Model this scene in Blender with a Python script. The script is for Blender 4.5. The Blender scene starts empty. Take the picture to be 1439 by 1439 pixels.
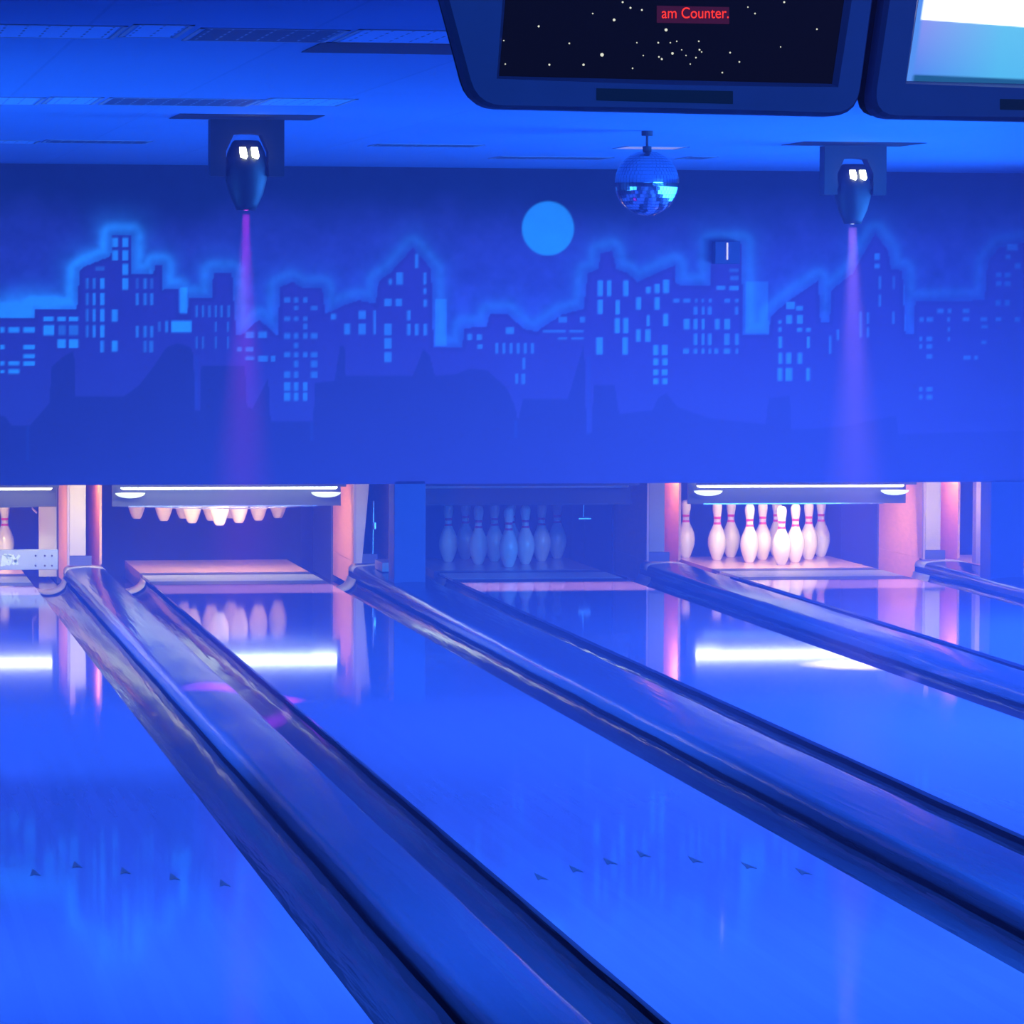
import bpy, bmesh, math, random
import numpy as np
from mathutils import Vector, Matrix

random.seed(7)
rng = np.random.default_rng(11)
SC = bpy.context.scene
COL = SC.collection

# ------------------------------------------------------------------ camera
CX, CY, CZ = -4.4242, -25.5662, 1.7605
FPX, YAW, PITCH, ROLL = 5741.83, 0.1721, 0.0543, 0.0047
Fv = Vector((math.sin(YAW)*math.cos(PITCH), math.cos(YAW)*math.cos(PITCH), -math.sin(PITCH)))
Rv = Vector((math.cos(YAW), -math.sin(YAW), 0.0))
Uv = Rv.cross(Fv)
R2 = Rv*math.cos(ROLL) + Uv*math.sin(ROLL)
U2 = -Rv*math.sin(ROLL) + Uv*math.cos(ROLL)
cam_data = bpy.data.cameras.new('camera')
cam_data.sensor_width = 36.0
cam_data.lens = FPX/1439.0*36.0
cam_data.clip_start = 0.05
cam_data.clip_end = 200
cam = bpy.data.objects.new('camera', cam_data)
COL.objects.link(cam)
cam.matrix_world = Matrix(((R2.x, U2.x, -Fv.x, CX), (R2.y, U2.y, -Fv.y, CY), (R2.z, U2.z, -Fv.z, CZ), (0, 0, 0, 1)))
SC.camera = cam
CAM = Vector((CX, CY, CZ))

def ray(px, py):
    return (Fv + R2*((px-719.5)/FPX) + U2*(-(py-719.5)/FPX))

def atY(px, py, Y):            # measured point of the photograph on the plane y = Y
    d = ray(px, py); t = (Y-CY)/d.y
    return CAM + d*t

def atZ(px, py, Z=0.0):        # measured point on a horizontal plane
    d = ray(px, py); t = (Z-CZ)/d.z
    return CAM + d*t

# ------------------------------------------------------------------ helpers
def link(o, parent=None):
    COL.objects.link(o)
    if parent is not None:
        o.parent = parent
    return o

def tag(o, label=None, cat=None, group=None, kind=None):
    if label: o['label'] = label
    if cat: o['category'] = cat
    if group: o['group'] = group
    if kind: o['kind'] = kind
    return o

def empty(name, loc=(0, 0, 0)):
    o = bpy.data.objects.new(name, None)
    o.empty_display_size = 0.1
    o.location = loc
    return link(o)

def mesh_obj(name, bm, mat, parent=None, smooth=False, local=True):
    """bm is in world coordinates; under a parent it is moved to the parent's frame"""
    if parent is not None:
        p = parent; off = Vector((0, 0, 0))
        while p is not None:
            off += p.location; p = p.parent
        bmesh.ops.translate(bm, vec=-off, verts=bm.verts)
    me = bpy.data.meshes.new(name)
    bm.normal_update()
    bm.to_mesh(me); bm.free()
    mats = mat if isinstance(mat, (list, tuple)) else [mat]
    for m in mats: me.materials.append(m)
    if smooth:
        for p in me.polygons: p.use_smooth = True
    o = bpy.data.objects.new(name, me)
    return link(o, parent)

def box(bm, x0, x1, y0, y1, z0, z1, bev=0.0, mi=0):
    g = bmesh.ops.create_cube(bm, size=1.0)
    vs = g['verts']
    for v in vs:
        v.co.x = x0 + (v.co.x+.5)*(x1-x0)
        v.co.y = y0 + (v.co.y+.5)*(y1-y0)
        v.co.z = z0 + (v.co.z+.5)*(z1-z0)
    fs = {f for v in vs for f in v.link_faces}
    for f in fs: f.material_index = mi
    if bev > 0:
        es = list({e for v in vs for e in v.link_edges})
        r = bmesh.ops.bevel(bm, geom=es, offset=bev, segments=2, profile=.5, affect='EDGES')
        for f in r['faces']: f.material_index = mi
    return bm

def bbox(*a, **k):
    bm = bmesh.new(); return box(bm, *a, **k)

def lathe(prof, n=32, cx=0, cy=0, cz=0, caps=True):
    bm = bmesh.new(); rings = []
    for r, z in prof:
        if r < 1e-6:
            rings.append([bm.verts.new((cx, cy, cz+z))])
        else:
            rings.append([bm.verts.new((cx+r*math.cos(2*math.pi*i/n), cy+r*math.sin(2*math.pi*i/n), cz+z)) for i in range(n)])
    for a, b in zip(rings[:-1], rings[1:]):
        for i in range(n):
            j = (i+1) % n
            if len(a) == 1 and len(b) > 1: bm.faces.new((a[0], b[j], b[i]))
            elif len(b) == 1 and len(a) > 1: bm.faces.new((a[i], a[j], b[0]))
            elif len(a) > 1: bm.faces.new((a[i], a[j], b[j], b[i]))
    if caps:
        if len(rings[0]) > 1: bm.faces.new(rings[0][::-1])
        if len(rings[-1]) > 1: bm.faces.new(rings[-1])
    bmesh.ops.recalc_face_normals(bm, faces=bm.faces)
    return bm

def extrude_profile(pts, y0, y1, ny=1, closed=True, wob=None):
    """pts: (x,z) cross-section swept along y"""
    bm = bmesh.new(); rows = []
    for k in range(ny+1):
        y = y0 + (y1-y0)*k/ny
        rows.append([bm.verts.new((x, y, z + (wob(x, y) if wob else 0))) for x, z in pts])
    n = len(pts)
    for a, b in zip(rows[:-1], rows[1:]):
        for i in range(n if closed else n-1):
            j = (i+1) % n
            bm.faces.new((a[i], a[j], b[j], b[i]))
    if closed:
        bm.faces.new(rows[0][::-1]); bm.faces.new(rows[-1])
    bmesh.ops.recalc_face_normals(bm, faces=bm.faces)
    return bm

def prism_xz(pts, y0, y1):
    """polygon given in (x,z), extruded from y0 to y1"""
    bm = bmesh.new()
    a = [bm.verts.new((x, y0, z)) for x, z in pts]
    b = [bm.verts.new((x, y1, z)) for x, z in pts]
    n = len(pts)
    bm.faces.new(a); bm.faces.new(b[::-1])
    for i in range(n):
        j = (i+1) % n
        bm.faces.new((a[i], b[i], b[j], a[j]))
    bmesh.ops.recalc_face_normals(bm, faces=bm.faces)
    return bm

def tube(bm, p, q, r, n=10):
    p = Vector(p); q = Vector(q); d = (q-p)
    m = Matrix.Translation((p+q)/2) @ d.to_track_quat('Z', 'Y').to_matrix().to_4x4()
    bmesh.ops.create_cone(bm, cap_ends=True, segments=n, radius1=r, radius2=r, depth=d.length, matrix=m)
    return bm

# ------------------------------------------------------------------ materials
def srgb(r, g, b):
    f = lambda c: (c/255/12.92) if c/255 <= .04045 else ((c/255+.055)/1.055)**2.4
    return (f(r), f(g), f(b), 1)

def new_mat(name):
    m = bpy.data.materials.new(name); m.use_nodes = True
    nt = m.node_tree; b = nt.nodes['Principled BSDF']
    return m, nt, b

def mat(name, col, rough=.5, metal=0.0, spec=.5, noise=.12, nscale=8, bump=0.0, bscale=40, stretch=(1, 1, 1), coat=0):
    m, nt, b = new_mat(name)
    tc = nt.nodes.new('ShaderNodeTexCoord'); mp = nt.nodes.new('ShaderNodeMapping')
    mp.inputs['Scale'].default_value = stretch
    nt.links.new(tc.outputs['Object'], mp.inputs['Vector'])
    nz = nt.nodes.new('ShaderNodeTexNoise'); nz.inputs['Scale'].default_value = nscale
    nz.inputs['Detail'].default_value = 3
    nt.links.new(mp.outputs['Vector'], nz.inputs['Vector'])
    mx = nt.nodes.new('ShaderNodeMix'); mx.data_type = 'RGBA'
    c = col
    mx.inputs['A'].default_value = (c[0]*(1-noise), c[1]*(1-noise), c[2]*(1-noise), 1)
    mx.inputs['B'].default_value = (min(1, c[0]*(1+noise)), min(1, c[1]*(1+noise)), min(1, c[2]*(1+noise)), 1)
    nt.links.new(nz.outputs['Fac'], mx.inputs['Factor'])
    nt.links.new(mx.outputs['Result'], b.inputs['Base Color'])
    b.inputs['Roughness'].default_value = rough
    b.inputs['Metallic'].default_value = metal
    b.inputs['Specular IOR Level'].default_value = spec
    b.inputs['Coat Weight'].default_value = coat
    if bump > 0:
        n2 = nt.nodes.new('ShaderNodeTexNoise'); n2.inputs['Scale'].default_value = bscale
        nt.links.new(mp.outputs['Vector'], n2.inputs['Vector'])
        bp = nt.nodes.new('ShaderNodeBump'); bp.inputs['Strength'].default_value = bump
        bp.inputs['Distance'].default_value = .01
        nt.links.new(n2.outputs['Fac'], bp.inputs['Height'])
        nt.links.new(bp.outputs['Normal'], b.inputs['Normal'])
    return m

def emit(name, col, strength):
    m, nt, b = new_mat(name)
    b.inputs['Base Color'].default_value = (.02, .02, .02, 1)
    b.inputs['Emission Color'].default_value = (*col[:3], 1)
    b.inputs['Emission Strength'].default_value = strength
    return m

def mat_wood_boards(name, a, b_, rough, period=.02703, coat=0.0, spec=.5):
    """long boards along y, each board its own tone"""
    m, nt, b = new_mat(name)
    N = nt.nodes; L = nt.links
    tc = N.new('ShaderNodeTexCoord'); sp = N.new('ShaderNodeSeparateXYZ'); L.new(tc.outputs['Object'], sp.inputs[0])
    dv = N.new('ShaderNodeMath'); dv.operation = 'DIVIDE'; dv.inputs[1].default_value = period; L.new(sp.outputs['X'], dv.inputs[0])
    fl = N.new('ShaderNodeMath'); fl.operation = 'FLOOR'; L.new(dv.outputs[0], fl.inputs[0])
    # staggered board lengths
    yy = N.new('ShaderNodeMath'); yy.operation = 'MULTIPLY_ADD'; yy.inputs[1].default_value = .31
    L.new(fl.outputs[0], yy.inputs[0]); 
    ys = N.new('ShaderNodeMath'); ys.operation = 'MULTIPLY'; ys.inputs[1].default_value = .45; L.new(sp.outputs['Y'], ys.inputs[0])
    L.new(ys.outputs[0], yy.inputs[2])
    fy = N.new('ShaderNodeMath'); fy.operation = 'FLOOR'; L.new(yy.outputs[0], fy.inputs[0])
    cb = N.new('ShaderNodeCombineXYZ'); L.new(fl.outputs[0], cb.inputs[0]); L.new(fy.outputs[0], cb.inputs[1])
    wn = N.new('ShaderNodeTexWhiteNoise'); wn.noise_dimensions = '2D'; L.new(cb.outputs[0], wn.inputs['Vector'])
    mp = N.new('ShaderNodeMapping'); mp.inputs['Scale'].default_value = (60, 2.5, 1); L.new(tc.outputs['Object'], mp.inputs[0])
    nz = N.new('ShaderNodeTexNoise'); nz.inputs['Scale'].default_value = 1; L.new(mp.outputs[0], nz.inputs['Vector'])
    av = N.new('ShaderNodeMath'); av.operation = 'MULTIPLY_ADD'; av.inputs[1].default_value = .5
    L.new(wn.outputs['Value'], av.inputs[0]); 
    hf = N.new('ShaderNodeMath'); hf.operation = 'MULTIPLY'; hf.inputs[1].default_value = .5; L.new(nz.outputs['Fac'], hf.inputs[0])
    L.new(hf.outputs[0], av.inputs[2])
    mx = N.new('ShaderNodeMix'); mx.data_type = 'RGBA'
    mx.inputs['A'].default_value = a; mx.inputs['B'].default_value = b_
    L.new(av.outputs[0], mx.inputs['Factor']); L.new(mx.outputs['Result'], b.inputs['Base Color'])
    b.inputs['Roughness'].default_value = rough
    b.inputs['Specular IOR Level'].default_value = spec
    b.inputs['Coat Weight'].default_value = coat
    b.inputs['Coat Roughness'].default_value = .03
    return m

def attr_mat(name, rough=.7, emission=0.0):
    m, nt, b = new_mat(name)
    at = nt.nodes.new('ShaderNodeAttribute'); at.attribute_name = 'paint'
    nz = nt.nodes.new('ShaderNodeTexNoise'); nz.inputs['Scale'].default_value = 90
    tc = nt.nodes.new('ShaderNodeTexCoord'); nt.links.new(tc.outputs['Object'], nz.inputs['Vector'])
    mr = nt.nodes.new('ShaderNodeMapRange'); mr.inputs['To Min'].default_value = .95; mr.inputs['To Max'].default_value = 1.05
    nt.links.new(nz.outputs['Fac'], mr.inputs['Value'])
    vm = nt.nodes.new('ShaderNodeVectorMath'); vm.operation = 'SCALE'
    nt.links.new(at.outputs['Color'], vm.inputs[0]); nt.links.new(mr.outputs[0], vm.inputs['Scale'])
    if emission > 0:
        nt.links.new(at.outputs['Color'], b.inputs['Emission Color'])
        b.inputs['Emission Strength'].default_value = emission
        b.inputs['Base Color'].default_value = (.01, .01, .01, 1)
    else:
        nt.links.new(vm.outputs[0], b.inputs['Base Color'])
    b.inputs['Roughness'].default_value = rough
    b.inputs['Specular IOR Level'].default_value = .2
    return m

M = {}
M['lane'] = mat_wood_boards('lane_maple', (.30, .21, .40, 1), (.36, .26, .50, 1), .055, spec=.5)
M['deck'] = mat_wood_boards('deck_maple', (.62, .36, .26, 1), (.78, .48, .36, 1), .16, spec=.5)
M['pale'] = mat('pale_deck_band', (.86, .74, .62), .3)
M['darkstrip'] = mat('dark_band', (.05, .045, .05), .4)
M['lane_side'] = mat('lane_edge', (.10, .075, .07), .5)
M['gutter'] = mat('gutter_plastic', (.04, .032, .06), .15, bump=.4, bscale=3, stretch=(14, .7, 14), spec=.36)
M['cap'] = mat('divider_plastic', (.07, .068, .14), .18, bump=.3, bscale=3, stretch=(12, .6, 12), spec=.36)
M['rim'] = mat('beige_rim', (.62, .50, .40), .3)
M['pin'] = mat('pin_white', (.84, .78, .66), .25, noise=.04, coat=.3)
M['stripe'] = mat('pin_red', (.75, .03, .10), .3)
M['wood'] = mat('kickback_wood', (.80, .34, .14), .55, noise=.2, nscale=4, stretch=(3, 3, 12))
M['tan'] = mat('beige_metal_cover', (.70, .48, .36), .42)
M['greymetal'] = mat('grey_sheet_metal', (.50, .50, .50), .38, metal=.3)
M['pinkwood'] = mat('pink_board', (.62, .36, .34), .6)
M['pit'] = mat('pit_black', (.012, .012, .014), .9)
M['machine'] = mat('machine_dark', (.03, .03, .035), .6)
M['chrome'] = mat('bright_steel', (.75, .75, .75), .2, metal=1)
M['white'] = mat('white_enamel', (.9, .88, .84), .35)
M['black'] = mat('black_enamel', (.012, .012, .016), .5)
M['plateblk'] = mat('black_plate', (.008, .008, .012), .7)
M['bezel'] = mat('monitor_shell', (.28, .25, .50), .6)
M['bezel_dark'] = mat('monitor_back', (.010, .010, .013), .7)
M['nameplate'] = mat('monitor_nameplate', (.03, .03, .05), .4)
def louver_mat(name, base, slat):
    m, nt, b = new_mat(name); N = nt.nodes; L = nt.links
    tc = N.new('ShaderNodeTexCoord'); sp = N.new('ShaderNodeSeparateXYZ'); L.new(tc.outputs['Object'], sp.inputs[0])
    def mth(op, a, v=None):
        n = N.new('ShaderNodeMath'); n.operation = op; L.new(a, n.inputs[0])
        if v is not None:
            if isinstance(v, (int, float)): n.inputs[1].default_value = v
            else: L.new(v, n.inputs[1])
        return n.outputs[0]
    fx = mth('LESS_THAN', mth('FRACT', mth('DIVIDE', sp.outputs['X'], .058)), .12)
    fy = mth('GREATER_THAN', mth('FRACT', mth('DIVIDE', sp.outputs['Y'], .11)), .45)
    msk = mth('MULTIPLY', fx, fy)
    nz = N.new('ShaderNodeTexNoise'); nz.inputs['Scale'].default_value = 6; L.new(tc.outputs['Object'], nz.inputs['Vector'])
    msk = mth('MULTIPLY', msk, mth('ADD', nz.outputs['Fac'], .3))
    mx = N.new('ShaderNodeMix'); mx.data_type = 'RGBA'; mx.inputs['A'].default_value = (*base, 1); mx.inputs['B'].default_value = (*slat, 1)
    L.new(msk, mx.inputs['Factor']); L.new(mx.outputs['Result'], b.inputs['Base Color'])
    b.inputs['Roughness'].default_value = .6; b.inputs['Specular IOR Level'].default_value = .2
    return m
M['louver_light'] = louver_mat('pale_louver', (.30, .62, .95), (.10, .16, .2))
M['louver_dark'] = louver_mat('dark_louver', (.06, .10, .16), (.4, .5, .6))
M['wallblue'] = mat('painted_wall', (.16, .14, .22), .8)
M['floor'] = mat('dark_subfloor', (.03, .03, .035), .8)
M['approach'] = mat_wood_boards('approach_wood', (.5, .40, .30, 1), (.6, .48, .38, 1), .2)
M['post'] = mat('post_paint', (.10, .085, .18), .6)
M['tube'] = emit('tube_glow', (1.0, .84, .70), 7)
M['tube_cool'] = emit('tube_glow_cool', (.97, .93, .90), 8)
M['tube_off'] = mat('tube_off', (.5, .5, .5), .3)
M['lens'] = emit('vent_glow', (1.0, .95, .72), 9)
M['yellow'] = mat('logo_yellow', (.95, .95, .55), .5)
M['mirror'] = mat('mirror_tile', (.55, .6, .7), .12, metal=1, noise=.05)

# ceiling with a faint tile grid
def ceiling_mat():
    m, nt, b = new_mat('ceiling_tiles')
    N = nt.nodes; L = nt.links
    tc = N.new('ShaderNodeTexCoord')
    br = N.new('ShaderNodeTexBrick'); br.offset = 0
    br.inputs['Color1'].default_value = (.15, .33, .60, 1); br.inputs['Color2'].default_value = (.16, .35, .63, 1)
    br.inputs['Mortar'].default_value = (.13, .30, .55, 1)
    br.inputs['Scale'].default_value = 1.0; br.inputs['Mortar Size'].default_value = .006
    br.inputs['Brick Width'].default_value = .61; br.inputs['Row Height'].default_value = 1.22
    L.new(tc.outputs['Object'], br.inputs['Vector'])
    L.new(br.outputs['Color'], b.inputs['Base Color'])
    b.inputs['Roughness'].default_value = .85
    b.inputs['Specular IOR Level'].default_value = .2
    return m
M['ceiling'] = ceiling_mat()

# ------------------------------------------------------------------ layout
LW = 1.0541
G12, G23, G34, G45 = .7084, .7908, .7304, .76
LC = {3: 0.0, 4: LW+G34, 2: -(LW+G23)}
LC[1] = LC[2]-LW-G12
LC[5] = LC[4]+LW+G45
YF = -18.29           # foul line
YM = -2.10            # mask wall plane
ZC = 2.466            # ceiling
ZMB = .632            # lower edge of the mask wall

# ------------------------------------------------------------------ room shell
def struct(name, bm, m):
    o = mesh_obj(name, bm, m); o['kind'] = 'structure'; return o
XL, XR = -9.5, 7.0
struct('floor', bbox(XL, XR, -31, 4.0, -.45, -.35), M['floor'])
ap = mesh_obj('approach_floor', bbox(XL, XR, -30.9, YF, -.34, 0), M['approach']); ap['kind'] = 'structure'; ap.name = 'floor_approach'
bm = bbox(XL, XR, -17.1, YM+.35, ZC, ZC+.1)
box(bm, XL, XR, -31, -17.0, 3.3, 3.4); box(bm, XL, XR, -17.1, -17.0, ZC+.1, 3.3)
struct('ceiling', bm, M['ceiling'])
struct('wall_left', bbox(XL-.1, XL, -31, 4, -.45, 3.4), M['wallblue'])
struct('wall_right', bbox(XR, XR+.1, -31, 4, -.45, 3.4), M['wallblue'])
struct('wall_front', bbox(XL, XR, -31.1, -31, -.45, 3.4), M['wallblue'])
struct('wall_pit', bbox(XL, XR, 3.9, 4.0, -.45, 3.4), M['pit']).name = 'wall_far'

# ------------------------------------------------------------------ mural wall
def build_mural():
    x0, x1, nx = -6.6, 4.4, 1300
    z0, z1, nz = ZMB, ZC, 217
    X = np.linspace(x0, x1, nx); Z = np.linspace(z0, z1, nz)
    XX, ZZ = np.meshgrid(X, Z)
    P = np.stack([XX-CX, np.full_like(XX, YM-CY), ZZ-CZ], -1)
    fr = np.array(Fv); r2 = np.array(R2); u2 = np.array(U2)
    dz = P@fr
    px = 719.5+FPX*(P@r2)/dz; py = 719.5-FPX*(P@u2)/dz
    # the painting goes on past both frame edges: repeat it mirrored
    px = np.where(px < -12, -24-px, px); px = np.where(px > 1450, 2900-px, px)

    def vnoise(x, y, s, seed):
        r = np.random.default_rng(seed); g = r.random((80, 160))
        u = x/s+20; v = y/s+10
        i = np.floor(u).astype(int); j = np.floor(v).astype(int); fu = u-i; fv = v-j
        fu = fu*fu*(3-2*fu); fv = fv*fv*(3-2*fv)
        i %= 160; j %= 80; i2 = (i+1) % 160; j2 = (j+1) % 80
        return (g[j, i]*(1-fu)+g[j, i2]*fu)*(1-fv)+(g[j2, i]*(1-fu)+g[j2, i2]*fu)*fv
    def fbm(x, y, s, seed):
        return (vnoise(x, y, s, seed)+.5*vnoise(x, y, s/2, seed+1)+.25*vnoise(x, y, s/4, seed+2))/1.75

    def step(pts):
        a = np.array(pts, float); a[:, 0] += np.arange(len(a))*1e-4
        return a
    back = step([(-20, 447), (48, 447), (49, 434), (108, 434), (112, 380), (120, 374), (156, 360), (158, 331), (184, 331), (185, 384),
        (216, 384), (218, 373), (228, 373), (229, 407), (250, 407), (252, 441), (264, 441), (265, 419), (298, 419), (300, 383), (326, 383), (328, 419), (332, 470),
        (338, 472), (364, 449), (388, 470), (391, 470), (393, 404), (410, 396), (425, 404), (453, 404), (457, 440), (466, 438), (482, 429), (505, 422), (528, 427), (532, 395),
        (548, 384), (580, 348), (606, 378), (609, 487), (650, 489), (652, 461), (684, 459), (688, 442), (712, 440), (736, 462), (754, 466), (768, 456), (790, 442), (820, 434),
        (826, 384), (841, 378), (844, 356), (860, 352), (866, 378), (882, 384), (896, 396), (940, 376), (948, 373), (950, 400), (998, 402), (1001, 342), (1042, 342),
        (1044, 470), (1080, 470), (1084, 444), (1106, 424), (1150, 394), (1153, 452), (1166, 452), (1168, 408), (1198, 384), (1216, 352), (1230, 328), (1248, 352), (1252, 378), (1268, 380),
        (1272, 470), (1284, 470), (1286, 424), (1384, 422), (1388, 368), (1404, 348), (1480, 332)])
    front = step([(-20, 578), (8, 586), (16, 598), (42, 598), (56, 582), (70, 566), (72, 516), (90, 500), (104, 493), (106, 557), (174, 557), (196, 541), (213, 519),
        (234, 488), (250, 482), (268, 488), (272, 500), (274, 577), (281, 577), (283, 514), (344, 514), (347, 572), (355, 574), (377, 531), (380, 592), (440, 592), (443, 538), (470, 535),
        (478, 486), (484, 486), (486, 528), (580, 528), (589, 506), (595, 490), (604, 500), (611, 528), (640, 526), (660, 518), (684, 520), (712, 545), (724, 572), (728, 592),
        (735, 561), (798, 561), (812, 512), (821, 482), (824, 608), (832, 608), (834, 541), (864, 541), (870, 582), (918, 576), (924, 560), (936, 552), (952, 572), (998, 588), (1076, 596), (1080, 560),
        (1110, 556), (1112, 604), (1180, 600), (1260, 584), (1262, 610), (1480, 604)])
    rb = np.interp(px, back[:, 0], back[:, 1]); rf = np.interp(px, front[:, 0], front[:, 1])
    # distance to the painted roofline (sampled polyline)
    seg = []
    for a, b in zip(back[:-1], back[1:]):
        n = max(2, int(np.hypot(*(b-a))/3)); t = np.linspace(0, 1, n)[:, None]; seg.append(a+(b-a)*t)
    seg = np.concatenate(seg)
    D = np.full(px.shape, 1e9)
    for s in seg:
        m = (np.abs(px-s[0]) < 60)
        cols = np.where(m.any(0))[0]
        if len(cols) == 0: continue
        # contiguous blocks: handle the mirrored repeats too
        D[:, cols] = np.minimum(D[:, cols], np.hypot(px[:, cols]-s[0], py[:, cols]-s[1]))
    above = py < rb
    n1 = fbm(px, py, 70, 3); n2 = fbm(px, py, 24, 9); n3 = fbm(px, py, 9, 15)
    dark = np.array([.012, .02, .035]); mid = np.array([.38, .10, .26]); low = np.array([.52, .17, .44])
    t = np.clip((py-262-46*(n1-.5))/95, 0, 1); t = t*t*(3-2*t)
    t2 = np.clip((py-340)/130, 0, 1)
    sky = dark+(mid-dark)*t[..., None]; sky = sky+(low-sky)*(t2*t*(.6+.8*(n2-.5)))[..., None]
    # glowing paint around the roofline: strong at the left, weak towards the right
    stren = np.interp(px, [-20, 60, 130, 230, 330, 420, 600, 760, 1040, 1439], [1.5, 1.05, .95, .65, .36, .25, .26, .24, .30, .26])
    wide = np.exp(-(D/30)**2)*.42*(.55+.9*n2); edge = np.exp(-((D-12)/7)**2)*(.85+.4*(n3-.5))
    cy = np.array([.60, 1.0, .92])
    glow = np.clip((wide+edge*.75)*stren, 0, 1)
    # the low bank of bright cloud at the far left
    bank = np.exp(-((py-440)/26)**2)*np.clip((120-px)/110, 0, 1)*(.5+.9*n2)
    glow = np.clip(glow+bank*.6, 0, 1)
    # bright shafts of sky between buildings
    for (a, b, y0, y1, s) in [(612, 628, 420, 486, .28), (1047, 1080, 395, 468, .22), (252, 264, 405, 440, .5), (1252, 1272, 400, 468, .15)]:
        glow = np.where((px > a) & (px < b) & (py > y0) & (py < y1), np.clip(glow+s, 0, 1), glow)
    sky = sky*(1+.45*(n2-.5)+.30*(n3-.5))[..., None]
    skyc = sky+(cy-sky)*glow[..., None]
    bld = np.array([.52, .085, .27])*(1+.12*(n2-.5))[..., None]
    bld = bld+(np.array([.52, .12, .30])-bld)*np.clip((py-450)/120, 0, 1)[..., None]
    # a paler outline just inside the roofline on the left buildings
    w = np.clip(1-np.abs(D-3)/4, 0, 1)*.35
    bld = bld*(1-w[..., None]*.45)
    col = np.where(above[..., None], skyc, bld)
    # soft transition at the roofline
    # windows (x0,y0,x1,y1,strength)
    W = []
    def w_(x0, y0, x1, y1, s=1.0): W.append((x0, y0, x1, y1, s))
    for r in [(0, 460, 6, 467), (12, 460, 27, 467), (33, 460, 49, 467), (0, 485, 6, 491), (33, 485, 49, 491), (33, 498, 49, 503), (0, 508, 6, 513), (12, 508, 27, 513), (33, 508, 49, 514), (12, 519, 27, 525), (0, 520, 6, 524),
              (61, 445, 75, 451), (81, 445, 92, 451), (97, 445, 110, 451), (61, 457, 76, 471), (81, 477, 92, 489), (97, 477, 110, 489)]: w_(*r, 1.1)
    w_(82, 457, 92, 471, .4); w_(97, 457, 110, 471, .5)
    for xx in ((158, 166), (172, 180)):
        for yy in ((334, 347), (352, 366)): w_(xx[0], yy[0], xx[1], yy[1], .95)
    w_(172, 371, 180, 386, .9); w_(172, 391, 180, 407, .9); w_(134, 375, 147, 380, .35); w_(210, 379, 214, 385, .35)
    for k, xx in enumerate(((121, 124.5), (130, 134.5), (141, 146.5))):
        for yy in ((391, 406), (412, 429), (434, 452), (457, 474)): w_(xx[0], yy[0], xx[1], yy[1], .55+.2*k-(.25 if yy[0] == 391 and k == 1 else 0))
    w_(141, 479, 146, 495, .7); w_(157, 435, 165, 452, .9); w_(157, 479, 165, 494, .95)
    for k, xx in enumerate(((191, 195), (202, 206), (211, 215))):
        for yy in ((391, 406), (412, 429), (458, 474)): w_(xx[0], yy[0], xx[1], yy[1], .6 if yy[0] > 400 else (.25, .6, .3)[k])
    w_(202, 479, 206, 495, .4); w_(210, 479, 215, 495, .5)
    w_(241, 451, 269, 467, 1.05); w_(222, 452, 226, 466, .3); w_(232, 451, 236, 467, .6)
    for xx in (275, 284, 293, 302, 310, 320): w_(xx, 429, xx+2.6, 446, .5)
    for xx in (302, 319): w_(xx, 452, xx+2.6, 466, .4)
    for xx in (275, 284, 302, 319): w_(xx, 473, xx+2.6, 490, .35)
    for r in [(333, 488, 340, 494), (345, 488, 356, 494), (345, 466, 357, 475), (363, 466, 375, 475), (345, 501, 357, 506), (363, 500, 376, 508), (381, 500, 387, 508)]: w_(*r, .5)
    c4 = ((399, 408), (413, 419), (426, 432), (437, 446))
    for (ya, yb, cs, s) in [(418, 425, (0, 1, 2), .4), (430, 436, (1, 3), .35), (445, 451, (0, 1, 2), .38), (455, 463, (2,), .35), (468, 476, (0, 1, 2, 3), .4), (482, 489, (1,), .4), (495, 502, (0, 1, 2, 3), .42),
                            (507, 516, (1, 3), .4), (522, 531, (0, 1, 3), .42), (537, 549, (0, 1, 2), .55), (552, 563, (0, 1, 2), .6)]:
        for c in cs: w_(c4[c][0], ya, c4[c][1], yb, s)
    for r in [(465, 441, 472, 449), (484, 455, 492, 470), (504, 437, 514, 448), (504, 455, 514, 470), (525, 436, 528, 470), (583, 357, 588, 377), (595, 383, 599, 400), (557, 383, 566, 400), (546, 392, 551, 400),
              (540, 420, 550, 430), (556, 420, 565, 430), (595, 405, 599, 413), (595, 421, 600, 431), (572, 436, 577, 450), (572, 455, 577, 471), (583, 455, 588, 471), (595, 455, 600, 471), (540, 455, 550, 471), (540, 475, 550, 490), (540, 495, 550, 509),
              (657, 469, 663, 478), (670, 470, 677, 478), (671, 484, 678, 490), (711, 460, 722, 469)]: w_(*r, .5)
    for xx in (696, 706, 716, 726, 736, 746): w_(xx, 482, xx+4, 497, .4)
    for r in [(734, 503, 738, 519), (724, 525, 728, 539), (733, 525, 738, 540), (785, 445, 797, 453), (815, 445, 822, 453), (763, 464, 795, 467), (800, 464, 820, 467), (784, 474, 797, 477), (803, 474, 820, 477)]: w_(*r, .38)
    for r in [(840, 394, 847, 416), (853, 394, 859, 416), (876, 394, 883, 416), (840, 421, 847, 441), (865, 422, 871, 442), (864, 447, 871, 468), (876, 447, 883, 468), (838, 474, 847, 498), (875, 474, 882, 498), (894, 418, 901, 435),
              (908, 403, 914, 412), (920, 399, 927, 412), (932, 393, 940, 412), (920, 418, 927, 435), (909, 443, 913, 458), (932, 441, 939, 458), (894, 463, 900, 480), (907, 463, 914, 480), (918, 485, 925, 499), (930, 485, 938, 499),
              (918, 504, 925, 513), (931, 504, 938, 513), (918, 519, 925, 527), (930, 519, 938, 527), (918, 532, 925, 540), (931, 532, 938, 540)]: w_(*r, .62)
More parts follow.
